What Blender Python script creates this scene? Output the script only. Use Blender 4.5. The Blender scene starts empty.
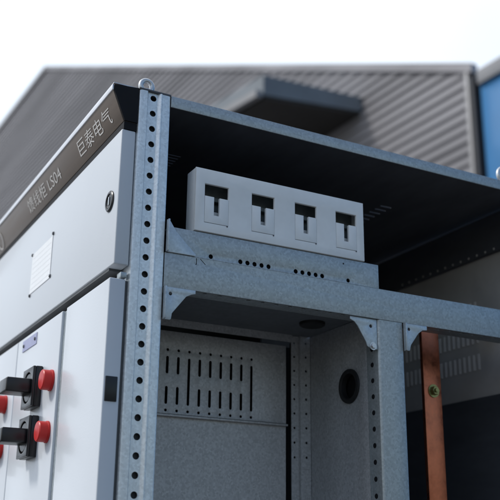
import bpy, bmesh, math, random
from mathutils import Vector, Matrix
random.seed(7)
R = math.radians
S = bpy.context.scene
COL = S.collection

# ------------------------------------------------------------------ materials
def new_mat(name):
    m = bpy.data.materials.new(name); m.use_nodes = True
    nt = m.node_tree; b = nt.nodes['Principled BSDF']
    return m, nt, b

def mat(name, col, rough=.5, metal=0., var=.0, vscale=20., stretch=(1, 1, 1), bump=0., bscale=200.,
        spangle=0., sscale=160., rvar=0., coat=0., spec=.5, tint=None, scr=0.):
    """Principled surface whose own colour varies by noise, with spangle (galvanizing), scratches and bump."""
    m, nt, b = new_mat(name)
    N, L = nt.nodes, nt.links
    b.inputs['Base Color'].default_value = (*col, 1)
    b.inputs['Roughness'].default_value = rough
    b.inputs['Metallic'].default_value = metal
    b.inputs['Specular IOR Level'].default_value = spec
    if coat:
        b.inputs['Coat Weight'].default_value = coat; b.inputs['Coat Roughness'].default_value = .12
    tc = N.new('ShaderNodeTexCoord'); mp = N.new('ShaderNodeMapping')
    mp.inputs['Scale'].default_value = stretch
    L.new(tc.outputs['Object'], mp.inputs['Vector'])
    src = None
    if var:
        n = N.new('ShaderNodeTexNoise'); n.inputs['Scale'].default_value = vscale
        n.inputs['Detail'].default_value = 6; n.inputs['Roughness'].default_value = .65
        L.new(mp.outputs[0], n.inputs['Vector'])
        r = N.new('ShaderNodeValToRGB'); e = r.color_ramp.elements
        e[0].position = .32; e[1].position = .68
        lo = [max(0, c * (1 - var)) for c in col]; hi = [min(1, c * (1 + var)) for c in col]
        if tint: lo = [a * .4 + t * .6 for a, t in zip(lo, tint)]
        e[0].color = (*lo, 1); e[1].color = (*hi, 1)
        L.new(n.outputs['Fac'], r.inputs['Fac']); src = r.outputs['Color']
        if rvar:
            mr = N.new('ShaderNodeMapRange'); mr.inputs['To Min'].default_value = rough - rvar
            mr.inputs['To Max'].default_value = rough + rvar
            mr.inputs['From Min'].default_value = .3; mr.inputs['From Max'].default_value = .7
            L.new(n.outputs['Fac'], mr.inputs['Value']); L.new(mr.outputs[0], b.inputs['Roughness'])
    if spangle:
        v = N.new('ShaderNodeTexVoronoi'); v.inputs['Scale'].default_value = sscale
        L.new(tc.outputs['Object'], v.inputs['Vector'])
        bw = N.new('ShaderNodeRGBToBW'); L.new(v.outputs['Color'], bw.inputs[0])
        mr = N.new('ShaderNodeMapRange'); mr.inputs['To Min'].default_value = 1 - spangle
        mr.inputs['To Max'].default_value = 1 + spangle; L.new(bw.outputs[0], mr.inputs['Value'])
        mx = N.new('ShaderNodeMix'); mx.data_type = 'RGBA'; mx.blend_type = 'MULTIPLY'
        mx.inputs['Factor'].default_value = 1
        if src: L.new(src, mx.inputs['A'])
        else: mx.inputs['A'].default_value = (*col, 1)
        L.new(mr.outputs[0], mx.inputs['B']); src = mx.outputs['Result']
    if scr:
        n2 = N.new('ShaderNodeTexNoise'); n2.inputs['Scale'].default_value = 26; n2.inputs['Detail'].default_value = 9
        n2.inputs['Roughness'].default_value = .8; n2.inputs['Distortion'].default_value = 1.5
        L.new(tc.outputs['Object'], n2.inputs['Vector'])
        r2 = N.new('ShaderNodeValToRGB'); r2.color_ramp.elements[0].position = .60; r2.color_ramp.elements[1].position = .72
        r2.color_ramp.elements[0].color = (1, 1, 1, 1); r2.color_ramp.elements[1].color = (1 - scr, 1 - scr, 1 - scr, 1)
        L.new(n2.outputs['Fac'], r2.inputs['Fac'])
        mx = N.new('ShaderNodeMix'); mx.data_type = 'RGBA'; mx.blend_type = 'MULTIPLY'; mx.inputs['Factor'].default_value = 1
        if src: L.new(src, mx.inputs['A'])
        else: mx.inputs['A'].default_value = (*col, 1)
        L.new(r2.outputs['Color'], mx.inputs['B']); src = mx.outputs['Result']
    if src: L.new(src, b.inputs['Base Color'])
    if bump:
        n = N.new('ShaderNodeTexNoise'); n.inputs['Scale'].default_value = bscale; n.inputs['Detail'].default_value = 4
        L.new(mp.outputs[0], n.inputs['Vector'])
        bp = N.new('ShaderNodeBump'); bp.inputs['Strength'].default_value = bump; bp.inputs['Distance'].default_value = .001
        L.new(n.outputs['Fac'], bp.inputs['Height']); L.new(bp.outputs[0], b.inputs['Normal'])
    return m

M = {}
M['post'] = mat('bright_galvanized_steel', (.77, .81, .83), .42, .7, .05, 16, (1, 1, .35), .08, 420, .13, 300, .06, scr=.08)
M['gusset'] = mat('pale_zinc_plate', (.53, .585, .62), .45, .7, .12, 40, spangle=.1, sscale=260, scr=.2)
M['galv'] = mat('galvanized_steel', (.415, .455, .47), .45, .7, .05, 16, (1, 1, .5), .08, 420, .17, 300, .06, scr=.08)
M['ceil'] = mat('shaded_galvanized_sheet', (.17, .185, .205), .6, .4, .08, 18, spangle=.1)  # galvanized sheet with the ceiling's shade put into its colour
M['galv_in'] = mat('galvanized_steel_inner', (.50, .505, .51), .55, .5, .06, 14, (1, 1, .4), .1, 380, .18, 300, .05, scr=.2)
M['white'] = mat('white_powder_coat', (.60, .635, .68), .36, 0, .03, 5, bump=.16, bscale=450, coat=.2, scr=.05, rvar=.05)
M['grey_plastic'] = mat('grey_moulded_plastic', (.84, .86, .86), .5, 0, .04, 30, bump=.08, bscale=600)
M['cavity_dark'] = mat('dark_moulding_and_shade', (.15, .17, .17), .5, 0, .2, 60)  # dark contact moulding; on the housing back it stands for cavity shade
M['gap_shade'] = mat('grey_gap_shade', (.075, .08, .085), .6, 0, .15, 20)  # dark grey standing in for shade in door gaps and behind holes
M['bronze'] = mat('brushed_bronze_sheet', (.175, .138, .112), .42, .35, .16, 9, (1, .25, 6), .05, 300, rvar=.08)
M['silver'] = mat('silver_edge_trim', (.66, .66, .68), .34, .6, .06, 15)
M['letters'] = mat('pale_grey_print', (.66, .635, .61), .5, 0, .05, 60)
M['black'] = mat('black_plastic', (.010, .010, .012), .33, 0, .2, 60, bump=.08, bscale=500)
M['dark'] = mat('black_shade_paint', (.010, .010, .012), .65, 0, .25, 12, spec=.2)  # black, mostly standing in for shade in holes, gaps and hollows
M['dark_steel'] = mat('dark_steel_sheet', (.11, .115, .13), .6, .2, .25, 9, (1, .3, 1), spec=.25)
M['rear'] = mat('rear_sheet_paint', (.60, .565, .53), .6, 0, .12, 7)
M['red'] = mat('red_plastic', (.55, .012, .010), .42, 0, .08, 40)
M['copper'] = mat('copper_bar', (.56, .175, .088), .34, .85, .25, 55, (1, 1, .8), .15, 160, tint=(.34, .10, .055), rvar=.1, scr=.3)
M['zinc'] = mat('yellow_zinc_plating', (.26, .235, .10), .33, .8, .3, 120, tint=(.2, .25, .1))
M['bolt'] = mat('bright_zinc_bolt', (.62, .63, .64), .35, .85, .1, 80)
M['plate'] = mat('white_nameplate', (.82, .83, .84), .3, 0, .03, 40, coat=.2)
M['faint'] = mat('faint_grey_print', (.755, .765, .785), .4)
M['lilac'] = mat('lilac_label', (.34, .36, .55), .45, 0, .08, 60)
M['ground'] = mat('yard_concrete', (.10, .098, .094), .85, 0, .22, .8, bump=.3, bscale=30)
M['rubber'] = mat('black_rubber', (.008, .008, .009), .6, 0, .2, 50)
# cladding: dull brown grey sheet with faint weather bands that run along the ribs
M['siding'] = mat('weathered_cladding', (.272, .266, .282), .55, .1, .26, .55, (.25, .10, 2.2), spec=.35)
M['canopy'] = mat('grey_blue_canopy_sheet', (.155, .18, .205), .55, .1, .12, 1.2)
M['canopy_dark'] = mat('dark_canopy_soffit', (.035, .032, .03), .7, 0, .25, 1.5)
M['flash'] = mat('pale_metal_flashing', (.24, .24, .25), .5, .2, .1, 1.5)
M['downpipe'] = mat('dark_pipe_paint', (.018, .020, .026), .5, 0, .2, 3)
M['blue'] = mat('blue_wall_panels', (.042, .19, .42), .35, 0, .20, .6, (1, 1, .5), coat=.2)
M['roofing'] = mat('grey_roof_sheet', (.2, .2, .2), .6, 0, .15, .6)

# ------------------------------------------------------------------ mesh helpers
class MB:
    """collects shapes, then links them as ONE mesh object"""
    def __init__(s): s.bm = bmesh.new()
    def add_mesh(s, me, mtx=None, flat=True):
        t = bmesh.new(); t.from_mesh(me)
        t.normal_update()
        if flat:                                  # broad flat faces stay flat, rounded edges are smooth
            for f in t.faces: f.smooth = max(abs(c) for c in f.normal) < .9995
        if mtx is not None: t.transform(mtx)
        tmp = bpy.data.meshes.new('tmp'); t.to_mesh(tmp); t.free()
        s.bm.from_mesh(tmp); bpy.data.meshes.remove(tmp); return s
    def box(s, x0, x1, y0, y1, z0, z1, bev=0., seg=2, mtx=None):
        t = bmesh.new(); bmesh.ops.create_cube(t, size=1)
        for v in t.verts:
            v.co = Vector(((x0 + x1) / 2 + v.co.x * (x1 - x0), (y0 + y1) / 2 + v.co.y * (y1 - y0), (z0 + z1) / 2 + v.co.z * (z1 - z0)))
        if bev:
            bmesh.ops.bevel(t, geom=t.edges[:], offset=bev, segments=seg, profile=.5, affect='EDGES')
        tmp = bpy.data.meshes.new('tmp'); t.to_mesh(tmp); t.free(); s.add_mesh(tmp, mtx); bpy.data.meshes.remove(tmp); return s
    def prism(s, pts, axis, a, b, bev=0.):
        """closed polygon pts extruded along axis 0/1/2 from a to b (pts are the other two coordinates in order)"""
        t = bmesh.new()
        def co(p, w):
            c = [p[0], p[1]]; c.insert(axis, w); return Vector(c)
        A = [t.verts.new(co(p, a)) for p in pts]; B = [t.verts.new(co(p, b)) for p in pts]
        t.faces.new(A); t.faces.new(B[::-1])
        for i in range(len(pts)):
            j = (i + 1) % len(pts); t.faces.new((A[i], B[i], B[j], A[j]))
        bmesh.ops.recalc_face_normals(t, faces=t.faces[:])
        if bev: bmesh.ops.bevel(t, geom=t.edges[:], offset=bev, segments=2, profile=.5, affect='EDGES')
        tmp = bpy.data.meshes.new('tmp'); t.to_mesh(tmp); t.free(); s.add_mesh(tmp); bpy.data.meshes.remove(tmp); return s
    def lathe(s, prof, mtx, n=40):
        """profile (radius, height) revolved about local z, placed by mtx"""
        t = bmesh.new(); rings = []
        for r, h in prof:
            if r < 1e-6: rings.append([t.verts.new((0, 0, h))])
            else: rings.append([t.verts.new((r * math.cos(2 * math.pi * k / n), r * math.sin(2 * math.pi * k / n), h)) for k in range(n)])
        for p, q in zip(rings, rings[1:]):
            for k in range(n):
                l = (k + 1) % n
                if len(p) == 1 and len(q) == 1: continue
                if len(p) == 1: t.faces.new((p[0], q[k], q[l]))
                elif len(q) == 1: t.faces.new((p[k], q[0], p[l]))
                else: t.faces.new((p[k], q[k], q[l], p[l]))
        bmesh.ops.recalc_face_normals(t, faces=t.faces[:])
        tmp = bpy.data.meshes.new('tmp'); t.to_mesh(tmp); t.free(); s.add_mesh(tmp, mtx); bpy.data.meshes.remove(tmp); return s
    def ribbon(s, pts, z0, z1, th):
        """open polyline (x,y) thickened to a folded sheet and extruded in z"""
        n = len(pts); off = []
        for i in range(n):
            a = Vector(pts[max(i - 1, 0)]); b = Vector(pts[i]); c = Vector(pts[min(i + 1, n - 1)])
            d1 = (b - a).normalized() if i else (c - b).normalized(); d2 = (c - b).normalized() if i < n - 1 else d1
            nn = Vector((-(d1 + d2).y, (d1 + d2).x)).normalized()
            k = max(.35, nn.dot(Vector((-d1.y, d1.x))))
            off.append(tuple(b + nn * th / k))
        return s.prism(list(pts) + off[::-1], 2, z0, z1)
    def build(s, name, m, parent=None, label=None, smooth=32):
        me = bpy.data.meshes.new(name)
        bmesh.ops.remove_doubles(s.bm, verts=s.bm.verts[:], dist=1e-6)
        s.bm.to_mesh(me); s.bm.free()
        me.materials.append(m)
        me.set_sharp_from_angle(angle=R(smooth))
        o = bpy.data.objects.new(name, me); COL.objects.link(o)
        if parent: o.parent = parent
        if label: o['label'] = label
        return o

def ngon(cx, cy, r, n=24, ry=None):
    ry = r if ry is None else ry
    return [(cx + r * math.cos(2 * math.pi * k / n), cy + ry * math.sin(2 * math.pi * k / n)) for k in range(n)]
def slot(cx, cy, w, h, n=8):
    r = w / 2; p = []
    for k in range(n + 1): a = math.pi * k / n; p.append((cx + r * math.cos(a), cy + h / 2 - r + r * math.sin(a)))
    for k in range(n + 1): a = math.pi + math.pi * k / n; p.append((cx + r * math.cos(a), cy - h / 2 + r + r * math.sin(a)))
    return p
def rect(x0, x1, y0, y1): return [(x0, y0), (x1, y0), (x1, y1), (x0, y1)]

def sheet(outline, holes, th, bev=0.0003):
    """flat plate with real holes, in local xy, thickness th centred on z = 0 -> mesh data"""
    cu = bpy.data.curves.new('cut', 'CURVE'); cu.dimensions = '2D'; cu.fill_mode = 'BOTH'
    for loop in [outline] + holes:
        sp = cu.splines.new('POLY'); sp.points.add(len(loop) - 1)
        for p, q in zip(sp.points, loop): p.co = (q[0], q[1], 0, 1)
        sp.use_cyclic_u = True
    cu.extrude = th / 2 - bev; cu.bevel_depth = bev; cu.bevel_resolution = 1; cu.offset = -bev if bev else 0
    o = bpy.data.objects.new('cut', cu); COL.objects.link(o)
    dg = bpy.context.evaluated_depsgraph_get(); dg.update()
    me = bpy.data.meshes.new_from_object(o.evaluated_get(dg))
    bpy.data.objects.remove(o); bpy.data.curves.remove(cu)
    t = bmesh.new(); t.from_mesh(me); bmesh.ops.remove_doubles(t, verts=t.verts[:], dist=1e-7)
    for sgn in (1, -1):                           # even out the sliver triangles of the pierced faces
        fs = [f for f in t.faces if len(f.verts) == 3 and all(abs(v.co.z - sgn * th / 2) < 1e-6 for v in f.verts)]
        es = [e for e in {e for f in fs for e in f.edges} if len(e.link_faces) == 2 and all(l in fs for l in e.link_faces)] if len(fs) < 1500 else []
        if es: bmesh.ops.beautify_fill(t, faces=fs, edges=es, method='AREA')
    t.to_mesh(me); t.free()
    return me
def lettering(body, size):
    cu = bpy.data.curves.new('lettering', 'FONT'); cu.body = body; cu.size = size; cu.extrude = .00005; cu.offset = -.003
    cu.resolution_u = 4
    o = bpy.data.objects.new('lettering', cu); COL.objects.link(o)
    dg = bpy.context.evaluated_depsgraph_get(); dg.update()
    me = bpy.data.meshes.new_from_object(o.evaluated_get(dg))
    bpy.data.objects.remove(o); bpy.data.curves.remove(cu)
    return me
def basis(o, u, v, w): return Matrix(((u[0], v[0], w[0], o[0]), (u[1], v[1], w[1], o[1]), (u[2], v[2], w[2], o[2]), (0, 0, 0, 1)))
XZ = lambda y: basis((0, y, 0), (1, 0, 0), (0, 0, 1), (0, -1, 0))      # local (x,y) -> world (x,z) facing -y
YZ = lambda x: basis((x, 0, 0), (0, 1, 0), (0, 0, 1), (1, 0, 0))       # local (x,y) -> world (y,z) in a plane of constant x
XY = lambda z: Matrix.Translation((0, 0, z))
def out_x(x, y, z): return basis((x, y, z), (0, 1, 0), (0, 0, 1), (-1, 0, 0)) @ Matrix.Scale(1, 4)   # local z points to -x
def out_y(x, y, z): return basis((x, y, z), (1, 0, 0), (0, 0, 1), (0, -1, 0))                        # local z points to -y
def hexbolt(mb, mtx, r, h):
    mb.lathe([(0, h), (r * .9, h), (r, h * .85), (r, 0)], mtx, 6); mb.lathe([(r * 1.45, 0), (r * 1.45, r * .22), (0, r * .22)], mtx, 28)

def tag(o, label=None, cat=None, group=None, kind=None):
    for k, v in (('label', label), ('category', cat), ('group', group), ('kind', kind)):
        if v: o[k] = v
    return o
def empty(name, loc=(0, 0, 0), rz=0.):
    o = bpy.data.objects.new(name, None); COL.objects.link(o); o.location = loc; o.rotation_euler.z = rz; o.empty_display_size = .1
    return o
def copy_part(o, parent, dy, dz=0.):
    c = o.copy(); COL.objects.link(c); c.parent = parent
    c.location = o.location + Vector((0, dy, dz))
    for ch in o.children:
        d = ch.copy(); COL.objects.link(d); d.parent = c
    return c

# ------------------------------------------------------------------ the cabinet
W, D = .95, .87          # along the doors (y), into the open side (x)
cab = empty('switchgear_cabinet')
tag(cab, 'galvanized steel switchgear cabinet with open side, perforated corner post, white doors and brown lettered header', 'cabinet')

# corner post: folded perforated profile
def post_mesh(z0, z1):
    mb = MB()
    mb.ribbon([(.0008, .045), (.0008, .0045), (.0018, .0018), (.0045, .0002), (.0140, .0), (.0152, .0010), (.0162, .0040)], z0, z1, .0016)
    mb.ribbon([(.0318, .0042), (.0352, .0000), (.0366, -.0010), (.0382, -.0008), (.0392, .0004), (.0505, .0004), (.0524, .0012), (.0530, .0032), (.0530, .040)], z0, z1, .0016)
    z = 2.19; top = z1                            # the pierced strip, in lengths of twelve holes
    while z > z0 + .02:
        hs_ = [z - .02606 * k for k in range(12) if z - .02606 * k > z0 + .02]; z -= .02606 * 12
        bot = max(z0, z + .01303) if z > z0 + .02 else z0
        mb.add_mesh(sheet(rect(.0156, .0325, bot, top), [ngon(.0252, q, .0050) for q in hs_], .0016, .0), XZ(.0046)); top = bot
    mb.box(.004, .050, .03, .0315, z0, z1)
    return mb
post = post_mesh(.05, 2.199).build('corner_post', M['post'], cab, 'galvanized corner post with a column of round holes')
MB().box(.0165, .0315, .012, .014, .05, 2.19).build('hole_shade_liner', M['gap_shade'], post)  # dark sheet giving the post holes their inner shade
mb = MB(); mb.box(.0, .0535, -.0005, .046, 2.1992, 2.2022, .0008)
mb.build('post_cap', M['dark_steel'], post)
# rear corner posts (plain)
for x0, y0 in ((D - .05, .003), (.004, W - .05), (D - .05, W - .05)):
    MB().box(x0, x0 + .045, y0 + .0, y0 + .045, .05, 2.178, .002).build('frame_post', M['galv_in'], cab)

# lifting eyes on the roof corners
def eye(x, y, r=.0145):
    mb = MB(); n = 28
    prof = [(r + .0042 * math.cos(a), .0042 * math.sin(a)) for a in [2 * math.pi * k / 14 for k in range(15)]]
    mb.lathe(prof, basis((x, y, 2.2115 + r), (1, 0, 0), (0, 0, 1), (0, -1, 0)), n)
    mb.lathe([(.0001, .012), (.006, .012), (.0065, .004), (.011, .003), (.011, 0), (0, 0)], Matrix.Translation((x, y, 2.2025)), 24)
    mb.build('lifting_eye', M['bolt'], cab)
eye(.021, .026, .0095); eye(.772, .024)

# roof: dark sheet with two banks of slots, galvanized edge rail
slots = []
for k in range(6): slots.append(rect(.614, .640, .213 + k * .0195, .2160 + k * .0195))
for k in range(9): slots.append(rect(.120, .158, .196 + k * .0115, .1978 + k * .0115))
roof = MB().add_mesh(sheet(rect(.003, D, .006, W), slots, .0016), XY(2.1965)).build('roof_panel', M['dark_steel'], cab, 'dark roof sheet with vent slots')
mb = MB()
mb.box(.0535, D, -.0012, .0010, 2.1805, 2.2000, .0009)
mb.box(.0535, D, .0010, .022, 2.1983, 2.2000)
mb.build('top_rail', M['galv'], cab)

# cross rail
Zb0, Zb1 = 1.8890, 1.9412
hs = []
slit1 = [(.1050, 1.9400), (.1062, 1.9400), (.1066, 1.9306), (.1046, 1.9294), (.1042, 1.9306), (.1054, 1.9314)][::-1]
slit2 = [(.1116, 1.9396), (.1124, 1.9402), (.1214, 1.9322), (.1206, 1.9316)][::-1]
mb = MB()
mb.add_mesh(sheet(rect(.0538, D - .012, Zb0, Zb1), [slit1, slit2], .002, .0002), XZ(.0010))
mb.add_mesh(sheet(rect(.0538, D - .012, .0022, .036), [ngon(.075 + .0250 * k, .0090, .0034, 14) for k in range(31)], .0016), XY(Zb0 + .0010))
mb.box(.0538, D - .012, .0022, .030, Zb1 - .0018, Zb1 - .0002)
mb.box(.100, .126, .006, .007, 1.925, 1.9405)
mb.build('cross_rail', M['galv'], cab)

# mounting plate for the housing
hp = [ngon(.130, 1.9468, .0036, 18), ngon(.382, 1.9468, .0034, 18)]
for a in (.181, .2812): hp += [ngon(a + .01255 * k, 1.9468, .0037, 18) for k in range(5)]
mb = MB()
mb.add_mesh(sheet(rect(.060, .4440, 1.9416, 1.9832), hp, .0018, .0005), XZ(.0016))
mb.box(.060, .4440, .0026, .034, 1.9814, 1.9830)
mpl = mb.build('mounting_plate', M['galv'], cab)
mb = MB(); mb.lathe([(.0001, .0004), (.0012, .0004), (.0014, 0)], out_y(.3732, .0007, 1.9745), 12); mb.build('rivet', M['dark'], mpl)  # black disc standing in for a small dark hole, not a rivet
MB().box(.100, .41, .0052, .0062, 1.9420, 1.9790).build('hole_shade_backing', M['dark'], cab)  # black sheet added so the plate's holes read as shaded

# mid post (channel) under the rail
mb = MB()
xs0, xs1 = .4400, .4908
mb.ribbon([(xs0 + .0000, .036), (xs0, .0052), (xs0 + .0006, .0042), (xs0 + .0030, .0014), (xs0 + .0040, .0010), (xs1 - .0032, .0010), (xs1 - .0008, .0018), (xs1, .0040), (xs1, .03)], .06, Zb0 - .0004, .0016)
mid = mb.build('mid_post', M['galv'], cab)
dots = MB(); z = 1.8415
while z > 1.3:
    dots.lathe([(.0001, .0006), (.0038, .0006), (.0042, 0)], out_x(xs0 - .0001, .021, z), 18); z -= .0262
dots.build('hole_shade_dot', M['dark'], mid)  # black discs stand in for the shade inside punched holes

# gusset plates
def gusset(outline, holes, y, flange=None, label=None, bolts=()):
    mb = MB(); mb.add_mesh(sheet(outline, holes, .0022, .0006), XZ(y))
    if flange: mb.box(*flange, .0005, 2)
    g = mb.build('gusset_plate', M['gusset'], cab, label)
    for b in bolts:
        bb = MB(); hexbolt(bb, out_y(*b), .0045, .004); bb.build('bolt', M['bolt'], g)
    return g
gusset([(.0540, 1.8884), (.1050, 1.8884), (.1050, 1.8830), (.0985, 1.8812), (.0900, 1.8770), (.0680, 1.8490), (.0668, 1.8405), (.0650, 1.8388), (.0540, 1.8388)][::-1],
       [ngon(.0645, 1.8782, .0026, 16)], -.0012, (.0540, .0566, -.0080, -.0023, 1.8392, 1.8880))
gusset([(.3860, 1.8884), (.4392, 1.8884), (.4392, 1.8380), (.4280, 1.8375), (.4190, 1.8420), (.4165, 1.8490), (.4010, 1.8735), (.3950, 1.8800), (.3860, 1.8835)][::-1],
       [ngon(.4270, 1.8760, .0028, 16)], .0050, None, bolts=[(.4300, .0038, 1.8425)])
gusset([(.4912, 1.8884), (.5400, 1.8884), (.5400, 1.8815), (.5300, 1.8800), (.5210, 1.8735), (.5045, 1.8520), (.5015, 1.8420), (.4912, 1.8410)][::-1],
       [ngon(.5015, 1.8785, .0026, 16)], -.0005, (.4912, .4936, -.0070, -.0016, 1.8412, 1.8880))
gusset([(.0545, 1.9420), (.1028, 1.9420), (.1032, 1.9450), (.0700, 1.9760), (.0600, 1.9910), (.0575, 1.9925), (.0545, 1.9925)],
       [], -.0014, (.0545, .0572, -.0085, -.0025, 1.9424, 1.9922))

# inner compartment behind the rail
grids = []
for k in range(9):
    x = .158 + .0203 * k; long = k in (2, 8)
    grids.append(ngon(x, 1.8465, .0024, 12)); grids.append(ngon(x, 1.7437, .0024, 12))
    if long: grids.append(slot(x, 1.7945, .0046, .081))
    else: grids += [slot(x, 1.8205, .0048, .030), slot(x, 1.7690, .0048, .030)]
mb = MB()
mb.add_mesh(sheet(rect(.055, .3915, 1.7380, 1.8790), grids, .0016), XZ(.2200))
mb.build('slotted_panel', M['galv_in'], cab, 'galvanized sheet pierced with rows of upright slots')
bb = MB(); hexbolt(bb, out_y(.3850, .2190, 1.8462), .0030, .003); bb.build('bolt', M['bolt'], cab)
mb = MB(); mb.box(.055, .3915, .2120, .2200, 1.7330, 1.7365, .0008); mb.box(.055, .3915, .2205, .2222, .30, 1.7330)
mb.build('lower_panel', M['galv_in'], cab)
MB().box(.054, .438, .2600, .2615, .30, 1.8870).build('slot_shade_sheet', M['dark'], cab)  # black sheet added behind the slots to block light
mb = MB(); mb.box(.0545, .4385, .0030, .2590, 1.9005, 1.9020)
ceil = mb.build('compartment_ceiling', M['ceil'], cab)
mb = MB(); mb.box(.0550, .4030, .2165, .2180, 1.8868, 1.9004); mb.build('ceiling_lip', M['galv_in'], ceil)
mb = MB(); mb.lathe([(.0001, 0), (.0190, 0), (.0222, .002), (.0226, .0065), (.0001, .0066)], Matrix.Translation((.3850, .1180, 1.8938)), 40)
mb.build('grommet', M['rubber'], ceil)
# inner perforated post
mb = MB()
mb.add_mesh(sheet(rect(.4195, .4400, 1.66, 1.9000), [ngon(.4310, 1.8870 - .0258 * k, .0024, 12) for k in range(9)], .0016, 0), XZ(.2150))
mb.add_mesh(sheet(rect(.4035, .4185, 1.66, 1.9000), [ngon(.4100, 1.8870 - .0258 * k, .0022, 12) for k in range(9)], .0016, 0), XZ(.2215))
mb.box(.4195, .4400, .2142, .2158, .30, 1.6598); mb.box(.4035, .4185, .2207, .2223, .30, 1.6598)
mb.box(.4183, .4197, .2135, .2225, .30, 1.9000)
inner = mb.build('inner_post', M['galv_in'], cab)
MB().box(.4040, .4390, .2260, .2270, .30, 1.8870).build('hole_shade_liner', M['dark'], inner)  # black sheet standing in for shade behind the inner post's holes
# side partition with cable hole
mb = MB()
mb.add_mesh(sheet(rect(.0370, .2140, .30, 1.9000), [ngon(.0880, 1.7900, .0262, 40)], .0016), YZ(.4412))
part_ = mb.build('side_partition', M['galv_in'], cab)
mb = MB(); mb.lathe([(.0205, -.006), (.0215, .003), (.0235, .0042), (.0290, .0036), (.0296, .0004), (.0262, .0002), (.0262, -.006)], out_x(.4402, .0880, 1.7900), 44)
mb.build('grommet', M['rubber'], part_)
MB().box(.452, .453, .045, .212, 1.72, 1.86).build('hole_shade_sheet', M['dark'], part_)  # black sheet standing in for the shaded space beyond the cable hole

# rear wall (facing the camera through the open side), louvred
mb = MB()
mb.box(.8500, .8516, .003, W - .05, 1.8215, 2.1900)
for zc in (1.8975, 1.9530, 2.0085):
    for k in range(18):
        y = .2130 + .0148 * k
        rot = Matrix.Translation((.8482, y, zc)) @ Matrix.Rotation(R(38), 4, 'Z')
        mb.box(-.0007, .0007, -.0026, .0026, -.0165, .0165, .0004, 1, rot)
rw = mb.build('rear_panel', M['rear'], cab, 'dull grey rear sheet with rows of pressed louvres')
mb = MB(); mb.add_mesh(sheet(rect(.004, W - .05, 2.1130, 2.1940), [], .0016), YZ(.8400)); mb.box(.8410, .8490, .004, W - .05, 2.1130, 2.1146)
rb = mb.build('rear_rail', M['dark_steel'], cab)
for k in range(16):
    mb = MB(); mb.lathe([(.0001, .0012), (.0020, .0008), (.0026, 0)], out_x(.8391, .060 + .0255 * k, 2.1185), 12); mb.build('rivet', M['rear'], rb)
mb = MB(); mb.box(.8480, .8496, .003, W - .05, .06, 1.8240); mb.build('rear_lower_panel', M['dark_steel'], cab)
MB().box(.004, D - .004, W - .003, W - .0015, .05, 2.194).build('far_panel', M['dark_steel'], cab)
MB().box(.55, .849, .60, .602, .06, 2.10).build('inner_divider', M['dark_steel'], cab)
mb = MB(); mb.box(.0, D, .0, W, .0, .05, .002); mb.build('plinth', M['dark_steel'], cab)
MB().box(.004, D - .004, .004, W - .004, .0505, .055).build('floor_panel', M['galv_in'], cab)

# copper bar
cb = MB(); cb.box(.6265, .6665, .1200, .1280, 1.30, 1.975, .0010)
bar = cb.build('copper_busbar', M['copper'], cab, 'tarnished copper bar with one plated bolt')
mb = MB(); hexbolt(mb, out_y(.6475, .1200, 1.8055), .0084, .0085); mb.lathe([(.0001, .012), (.0038, .012), (.0042, .0085)], out_y(.6475, .1200, 1.8055), 18)
mb.build('bolt', M['zinc'], bar)
mb = MB(); hexbolt(mb, out_y(.6475, .1200, 1.600), .0068, .0075); mb.build('bolt', M['zinc'], bar)
MB().box(.60, .849, .1285, .150, 1.958, 1.975, .002).build('busbar_bracket', M['dark_steel'], cab)

# ---- door side (x < 0)
ud = MB(); ud.box(-.0230, -.0004, .0045, W, 1.9125, 2.1275, .0022, 3)
upper = ud.build('upper_door', M['white'], cab)
mb = MB(); ox = out_x(-.0230, .0375, 2.0195)
mb.lathe([(.0166, 0), (.0166, .0018), (.0150, .0030), (.0118, .0032), (.0110, .0018), (.0001, .0018)], ox, 40)
mb.build('lock', M['black'], upper)
mb = MB(); mb.box(-.0262, -.0248, .0357, .0390, 2.0130, 2.0262, .0005); mb.build('lock_slot', M['bolt'], upper)
mb = MB(); mb.box(-.0240, -.0231, .3380, .4680, 1.9770, 2.0565, .0003, 1)
npl = mb.build('nameplate', M['plate'], upper, 'white plate with faint ruled lines held by four dark rivets')
MBr = MB()
for k in range(7): MBr.box(-.02412, -.02402, .3440, .4620, 1.9850 + .0100 * k, 1.9858 + .0100 * k)
MBr.build('ruled_line', M['faint'], upper)
for y, z in ((.3365, 2.0600), (.4700, 2.0560), (.3360, 1.9800), (.4660, 1.9745)):
    mb = MB(); mb.lathe([(.0001, .0028), (.0026, .0024), (.0036, 0)], out_x(-.0232, y, z), 18); mb.build('rivet', M['dark_steel'], upper)
# frame strip behind the doors
mb = MB(); mb.box(.0002, .0006, .0470, W, .06, 2.1330); mb.build('door_frame', M['dark'], cab)
mb = MB(); mb.box(-.0033, .0004, .0075, .0300, .12, 1.8900); mb.box(-.0210, -.0010, .0300, W, 1.9085, 1.9124); mb.build('gap_shade_strip', M['gap_shade'], cab)  # dark strips painted as the shade of the door gap and door underside
mb = MB(); mb.box(-.0120, -.0025, .0040, .0200, 1.8935, 1.9020, .001); mb.build('door_stop', M['galv'], cab)
# lower doors
def lower(y0, y1, name='lower_door'):
    return MB().box(-.0280, -.0034, y0, y1, .12, 1.8915, .0020, 3).build(name, M['white'], cab)
d1 = lower(.0045, .2040)
mb = MB(); mb.box(-.0252, -.0075, .0028, .0060, 1.7140, 1.7490, .0010); mb.build('hinge_cover', M['black'], d1)
MB().box(-.0235, -.0040, .2044, .2276, .12, 1.8900).build('door_pillar', M['galv'], cab)
d2 = lower(.2280, .4985)
# lilac label
mb = MB(); mb.box(-.0290, -.0281, .3700, .4620, 1.8640, 1.8850, .0003, 1); lb = mb.build('small_label', M['lilac'], d2)
for y in (.3790, .4530):
    mb = MB(); mb.lathe([(.0001, .0020), (.0026, .0018), (.0034, 0)], out_x(-.0290, y, 1.8745), 16); mb.build('rivet', M['dark_steel'], d2)
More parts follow.
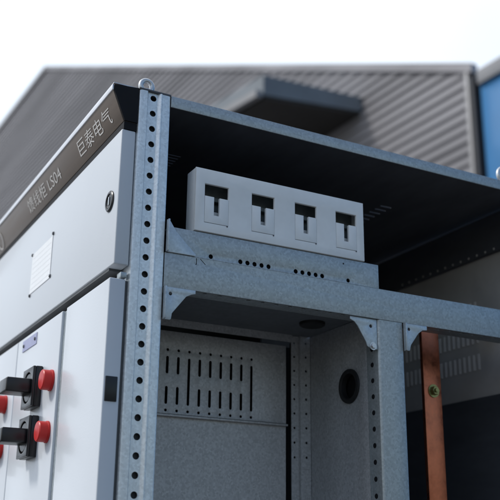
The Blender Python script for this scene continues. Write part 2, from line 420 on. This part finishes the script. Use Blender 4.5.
# rotary switch: square base with round recess and a flat grip
def rotary(y0, z0, door):
    mb = MB()
    mb.box(-.0400, -.0282, y0, y0 + .064, z0, z0 + .068, .0018, 2)
    cy, cz = y0 + .032, z0 + .034
    base = rect(y0 + .0006, y0 + .0634, z0 + .0006, z0 + .0674)
    mb.add_mesh(sheet(base, [ngon(cy, cz, .0265, 40)], .0045, .0008), YZ(-.0424))
    mb.lathe([(.0250, -.004), (.0250, .002), (.0230, .0035), (.0001, .0040)], out_x(-.0400, cy, cz), 40)
    mb.box(-.0860, -.0400, cy - .0240, cy + .0240, cz - .0115, cz + .0125, .0030, 3)
    return mb.build('rotary_switch', M['black'], door)
def button(y, z, door):
    mb = MB()
    mb.lathe([(.0175, 0), (.0175, .0030), (.0165, .0034), (.0165, .0160), (.0150, .0175), (.0001, .0180)], out_x(-.0281, y, z), 44)
    return mb.build('push_button', M['red'], door)
s1 = rotary(.3130, 1.7465, d2); b1 = button(.2585, 1.7815, d2)
s2 = copy_part(s1, d2, 0, -.083); b2 = copy_part(b1, d2, 0, -.083)
d3 = lower(.5030, .7740)
copy_part(s1, d3, .2985); copy_part(b1, d3, .2985)
copy_part(s1, d3, .2985, -.083); copy_part(b1, d3, .2985, -.083)
lower(.7780, W)

# header visor
hd0 = .0035
prof = [(-.0215, 2.1405), (-.0408, 2.1880), (-.0408, 2.1886), (-.0010, 2.2010), (-.0010, 2.1405)]
header = MB().prism([(x, z) for x, z in prof], 1, hd0 + .0015, W, .0005).build('header_panel', M['bronze'], cab, 'brown header strip with pale lettering')
mb = MB(); mb.box(-.0428, -.0400, hd0, W, 2.1884, 2.1978, .0007); mb.box(-.0400, -.0010, hd0 + .002, W, 2.2012, 2.2026)
mb.build('trim_strip', M['silver'], header)
void_prof = [(-.0205, 2.1412), (-.0398, 2.1886), (-.0398, 2.1976), (.0002, 2.2010), (.0002, 2.1412)]
mb = MB(); mb.prism(void_prof, 1, hd0 - .0012, hd0 + .0012); mb.build('end_void_shade', M['dark'], header)  # black plate standing in for the unlit hollow at the header's open end
mb = MB(); mb.box(-.0205, -.0004, .0038, W, 2.1278, 2.1402); mb.build('header_gap_shade', M['dark'], cab)  # black filler painted as the shade in the gap below the header
# lettering on the sloping face: u runs to -y, v up the slope
v = Vector((-.0193, 0, .0475)).normalized(); u = Vector((0, -1, 0)); w = u.cross(v)
if w.x > 0: w = -w
def letter(body, y_left, width, height, rise):
    me = lettering(body, 1.0)
    xs = [p.co.x for p in me.vertices]; ys = [p.co.y for p in me.vertices]
    sx = width / (max(xs) - min(xs)); sy = height / (max(ys) - min(ys))
    org = Vector((-.0215, y_left, 2.1405)) + v * rise + w * .0007
    mb = MB()
    pre = Matrix.Diagonal((sx, sy, 1, 1)) @ Matrix.Translation((-min(xs), -min(ys), 0))
    mb.add_mesh(me, basis(org, u, v, w) @ pre)
    bpy.data.meshes.remove(me)
    return mb.build('lettering', M['letters'], header, smooth=10)
letter('巨泰电气', .192, .155, .0285, .0120)
letter('馈线柜 LS04', .505, .208, .0275, .0120)
mb = MB(); mb.add_mesh(sheet(ngon(0, 0, .020, 40), [ngon(0, 0, .0168, 40)], .0006, .0001), basis(Vector((-.0215, .7330, 2.1405)) + v * .0235 + w * .0007, u, v, w))
mb.build('emblem', M['letters'], header)

# ------------------------------------------------------------------ grey housing with four T openings
hx0, hx1, hz0, hz1 = .1000, .4148, 1.9846, 2.0890
box_ = empty('terminal_housing', (hx0, 0, hz0))
tag(box_, 'light grey plastic housing with four T-shaped openings sitting on the galvanized rail under the roof', 'terminal housing')
def hb(mb, name, m, label=None):
    o = mb.build(name, m, None, label); o.parent = box_; o.matrix_parent_inverse = Matrix.Translation((-hx0, 0, -hz0)); return o
tx = [.1160, .1990, .2790, .3585]; tw = .0395
mb = MB(); yf = -.0020
tw = .0412
wins = [rect(a, a + tw, 2.0000, 2.0640) for a in tx]
mb.add_mesh(sheet(rect(hx0, hx1, hz0, hz1), wins, .0056, .0014), XZ(yf + .0028))
mb.box(hx0, hx0 + .0035, .0032, .0320, hz0, hz1, .0012); mb.box(hx1 - .0035, hx1, .0032, .0320, hz0, hz1, .0012)
mb.box(hx0 + .0036, hx1 - .0036, .0032, .0320, hz1 - .0034, hz1 - .0002); mb.box(hx0 + .0036, hx1 - .0036, .0032, .0320, hz0 + .0002, hz0 + .0034)
hb(mb, 'housing_shell', M['grey_plastic'])
MB_l = MB(); MB_l.box(hx0 + .004, hx1 - .004, .0290, .0305, hz0 + .004, hz1 - .004); hb(MB_l, 'cavity_shade_back', M['cavity_dark'])  # dark sheet that paints the shade at the back of the cavity
for a in tx:
    mb = MB(); mb.box(a + .003, a + .039, .0180, .0285, 2.0450, 2.0520, .001); hb(mb, 'contact_block', M['cavity_dark'])
for a in tx:
    x0, x1 = a, a + tw
    P = [(x0 + .0002, 2.0006), (x1 - .0002, 2.0006), (x1 - .0002, 2.0438), (x0 + .0258, 2.0438), (x0 + .0258, 2.0136), (x0 + .0160, 2.0136), (x0 + .0160, 2.0438), (x0 + .0002, 2.0438)]
    mb = MB(); mb.add_mesh(sheet(P, [], .0054, .0004), XZ(yf + .0028))
    hb(mb, 'insert_plate', M['grey_plastic'])
    mb = MB(); mb.box(x0 + .0110, x0 + .0330, .0100, .0120, 2.0030, 2.0240, .0004); hb(mb, 'contact_tongue', M['grey_plastic'])
    mb = MB(); mb.lathe([(.0001, .0004), (.0012, .0004), (.0013, 0)], out_y(x1 - .0020, yf - .0003, 1.9990), 12); hb(mb, 'pin_mark', M['dark_steel'])

# ------------------------------------------------------------------ buildings behind
CAM = Vector((-.44419, -1.19785, 1.51478))
ang = R(2.5)
bdir = Vector((-math.sin(ang), math.cos(ang), 0)); ndir = Vector((math.cos(ang), math.sin(ang), 0))
origin = Vector((CAM.x, CAM.y, 0)) + ndir * 10.0
BM = basis(origin, bdir, (0, 0, 1), ndir)       # local x along the wall (away to the left), y up, z into the building
bld = empty('corrugated_building', tuple(origin))
tag(bld, 'brown grey ribbed metal building with a dark canopy, blurred behind the cabinet', 'building')
def bpart(mb, name, m, parent=bld, label=None):
    mb.bm.transform(BM)
    o = mb.build(name, m, None, label, 40)
    o.parent = parent; o.matrix_parent_inverse = Matrix.Translation(-Vector(parent.matrix_basis.translation)); return o
RK = .485
def bmin(z): return 9.70 if z < 9.17 else 9.70 + (z - 9.17) / RK
ZT = 20.95
t = bmesh.new(); pitch = .20; prev = None; z = 0.0
pr = []
while z < ZT - .2:
    for dz, off in ((0, 0), (.085, 0), (.110, .045), (.175, .045), (.1999, 0)): pr.append((z + dz, off))
    z += pitch
for zz, off in pr:
    a = t.verts.new((bmin(zz), zz, off)); b = t.verts.new((70, zz, off))
    if prev: t.faces.new((prev[0], a, b, prev[1]))
    prev = (a, b)
mb = MB(); tmp = bpy.data.meshes.new('tmp'); t.to_mesh(tmp); t.free(); mb.add_mesh(tmp); bpy.data.meshes.remove(tmp)
bpart(mb, 'ribbed_wall', M['siding'])
zr = 9.17 + (34.0 - 9.70) * RK
mb = MB(); mb.prism([(9.70, 0), (9.70, 9.17), (34.0, ZT), (70, ZT), (70, 0)], 2, .08, 14.0); bpart(mb, 'building_body', M['roofing'])
mb = MB(); mb.box(9.770, 9.86, 0, 9.20, -.05, .078, .01); bpart(mb, 'corner_trim', M['flash'])
mb = MB()
mb.prism([(9.66, 9.13), (9.66, 9.30), (33.98, ZT + .13), (70, ZT + .13), (70, ZT - .04), (34.02, ZT - .04)], 2, -.06, .079); bpart(mb, 'roof_trim', M['siding'])
mb = MB(); mb.lathe([(.0001, 0), (.055, 0), (.055, 9.0), (.0001, 9.0)], basis((9.610, 0, -.09), (1, 0, 0), (0, 0, -1), (0, 1, 0)), 20); bpart(mb, 'downpipe', M['downpipe'])
# canopy over the wall
def slab(mb, pts, y0, y1, tops=None):
    t = bmesh.new()
    A = [t.verts.new((p[0], y0, p[1])) for p in pts]; B = [t.verts.new((p[0], (tops or [y1] * 4)[i], p[1])) for i, p in enumerate(pts)]
    t.faces.new(A); t.faces.new(B)
    for i in range(4): t.faces.new((A[i], A[(i + 1) % 4], B[(i + 1) % 4], B[i]))
    bmesh.ops.recalc_face_normals(t, faces=t.faces[:]); tmp = bpy.data.meshes.new('tmp'); t.to_mesh(tmp); t.free(); mb.add_mesh(tmp); bpy.data.meshes.remove(tmp)
    return mb
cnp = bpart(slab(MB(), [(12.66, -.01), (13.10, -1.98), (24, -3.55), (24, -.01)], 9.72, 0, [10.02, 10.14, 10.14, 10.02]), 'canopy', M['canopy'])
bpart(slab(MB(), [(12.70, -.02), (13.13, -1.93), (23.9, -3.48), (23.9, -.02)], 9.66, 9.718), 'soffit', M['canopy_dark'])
bpart(slab(MB(), [(13.12, -2.0), (13.12, -2.13), (24, -3.70), (24, -3.57)], 9.66, 9.80), 'gutter', M['flash'])
# blue panelled building beside it
blu = empty('blue_building', tuple(origin + bdir * 6))
tag(blu, 'bright blue panelled building beyond the end of the ribbed metal wall', 'building')
mb = MB(); mb.box(-6, 9.500, 0, 9.0, -.05, 9.0, .01); bpart(mb, 'wall', M['blue'], blu)
mb = MB()
for k in range(8): mb.box(-5 + k * 1.9, -4.95 + k * 1.9, .02, 8.78, -.075, -.051)
bpart(mb, 'panel_seam', M['blue'], blu)
mb = MB(); mb.box(-6.05, 9.498, 8.80, 9.06, -.12, -.052, .01); bpart(mb, 'roof_trim', M['flash'], blu)
mb = MB(); mb.box(9.502, 9.768, 0, 8.95, -.03, .076); bpart(mb, 'joint_cover', M['downpipe'], blu)

# ------------------------------------------------------------------ ground
g = bmesh.new(); bmesh.ops.create_grid(g, x_segments=24, y_segments=24, size=900)
me = bpy.data.meshes.new('ground'); g.to_mesh(me); g.free(); me.materials.append(M['ground'])
go = bpy.data.objects.new('ground', me); COL.objects.link(go); go.location = (0, 0, -.002)
go['kind'] = 'structure'; go['label'] = 'grey concrete yard around the cabinet'; go['category'] = 'ground'

# ------------------------------------------------------------------ light
EL, AZ = R(46), R(-62)          # azimuth from +Y, towards -X
sd = Vector((math.sin(AZ) * math.cos(EL), math.cos(AZ) * math.cos(EL), math.sin(EL)))
wd = bpy.data.worlds.new('World'); S.world = wd; wd.use_nodes = True
nt = wd.node_tree; bg = nt.nodes['Background']
sky = nt.nodes.new('ShaderNodeTexSky'); sky.sky_type = 'NISHITA'; sky.sun_disc = False
sky.sun_elevation = EL; sky.sun_rotation = AZ; sky.dust_density = 3.0; sky.air_density = 1.2; sky.ozone_density = 1.2
# thin bright cloud veil on the sun's side of the sky, broken by soft noise
tc = nt.nodes.new('ShaderNodeTexCoord'); dp = nt.nodes.new('ShaderNodeVectorMath'); dp.operation = 'DOT_PRODUCT'
va, ve = R(-8), R(36)
dp.inputs[1].default_value = (math.sin(va) * math.cos(ve), math.cos(va) * math.cos(ve), math.sin(ve))
nt.links.new(tc.outputs['Generated'], dp.inputs[0])
no = nt.nodes.new('ShaderNodeTexNoise'); no.inputs['Scale'].default_value = 2.2; no.inputs['Detail'].default_value = 7
nt.links.new(tc.outputs['Generated'], no.inputs['Vector'])
ad = nt.nodes.new('ShaderNodeMath'); ad.operation = 'MULTIPLY_ADD'; ad.inputs[1].default_value = .5
nt.links.new(no.outputs['Fac'], ad.inputs[0]); nt.links.new(dp.outputs['Value'], ad.inputs[2])
mr = nt.nodes.new('ShaderNodeMapRange'); mr.interpolation_type = 'SMOOTHSTEP'
mr.inputs['From Min'].default_value = .35; mr.inputs['From Max'].default_value = 1.0
nt.links.new(ad.outputs[0], mr.inputs['Value'])
mx = nt.nodes.new('ShaderNodeMix'); mx.data_type = 'RGBA'; mx.inputs['B'].default_value = (6.4, 7.1, 8.0, 1)
nt.links.new(mr.outputs[0], mx.inputs['Factor']); nt.links.new(sky.outputs[0], mx.inputs['A'])
nt.links.new(mx.outputs['Result'], bg.inputs['Color']); bg.inputs['Strength'].default_value = .13
sl = bpy.data.lights.new('sun', 'SUN'); sl.energy = 1.7; sl.angle = R(8); sl.color = (1, .96, .90)
so = bpy.data.objects.new('sun', sl); COL.objects.link(so); so.rotation_euler = (-sd).to_track_quat('-Z', 'Y').to_euler(); so.location = (-4, 4, 8)

# ------------------------------------------------------------------ camera
pi_, hd_, ro_ = R(18.468), R(28.167), R(.656)
Hh = Vector((math.sin(hd_), math.cos(hd_), 0)); R0 = Vector((math.cos(hd_), -math.sin(hd_), 0)); Z = Vector((0, 0, 1))
F = Hh * math.cos(pi_) + Z * math.sin(pi_); U0 = -Hh * math.sin(pi_) + Z * math.cos(pi_)
Rv = R0 * math.cos(ro_) + U0 * math.sin(ro_); Uv = -R0 * math.sin(ro_) + U0 * math.cos(ro_)
cam = bpy.data.cameras.new('camera'); co = bpy.data.objects.new('camera', cam); COL.objects.link(co)
co.matrix_world = basis(CAM, Rv, Uv, -F)
cam.sensor_width = 36; cam.lens = 36 * 914.63 / 500; cam.clip_start = .05; cam.clip_end = 3000
cam.dof.use_dof = True; cam.dof.focus_distance = 1.42; cam.dof.aperture_fstop = 5.4
S.camera = co

S.view_settings.view_transform = 'Standard'; S.view_settings.look = 'None'
S.view_settings.exposure = .30; S.view_settings.gamma = 1
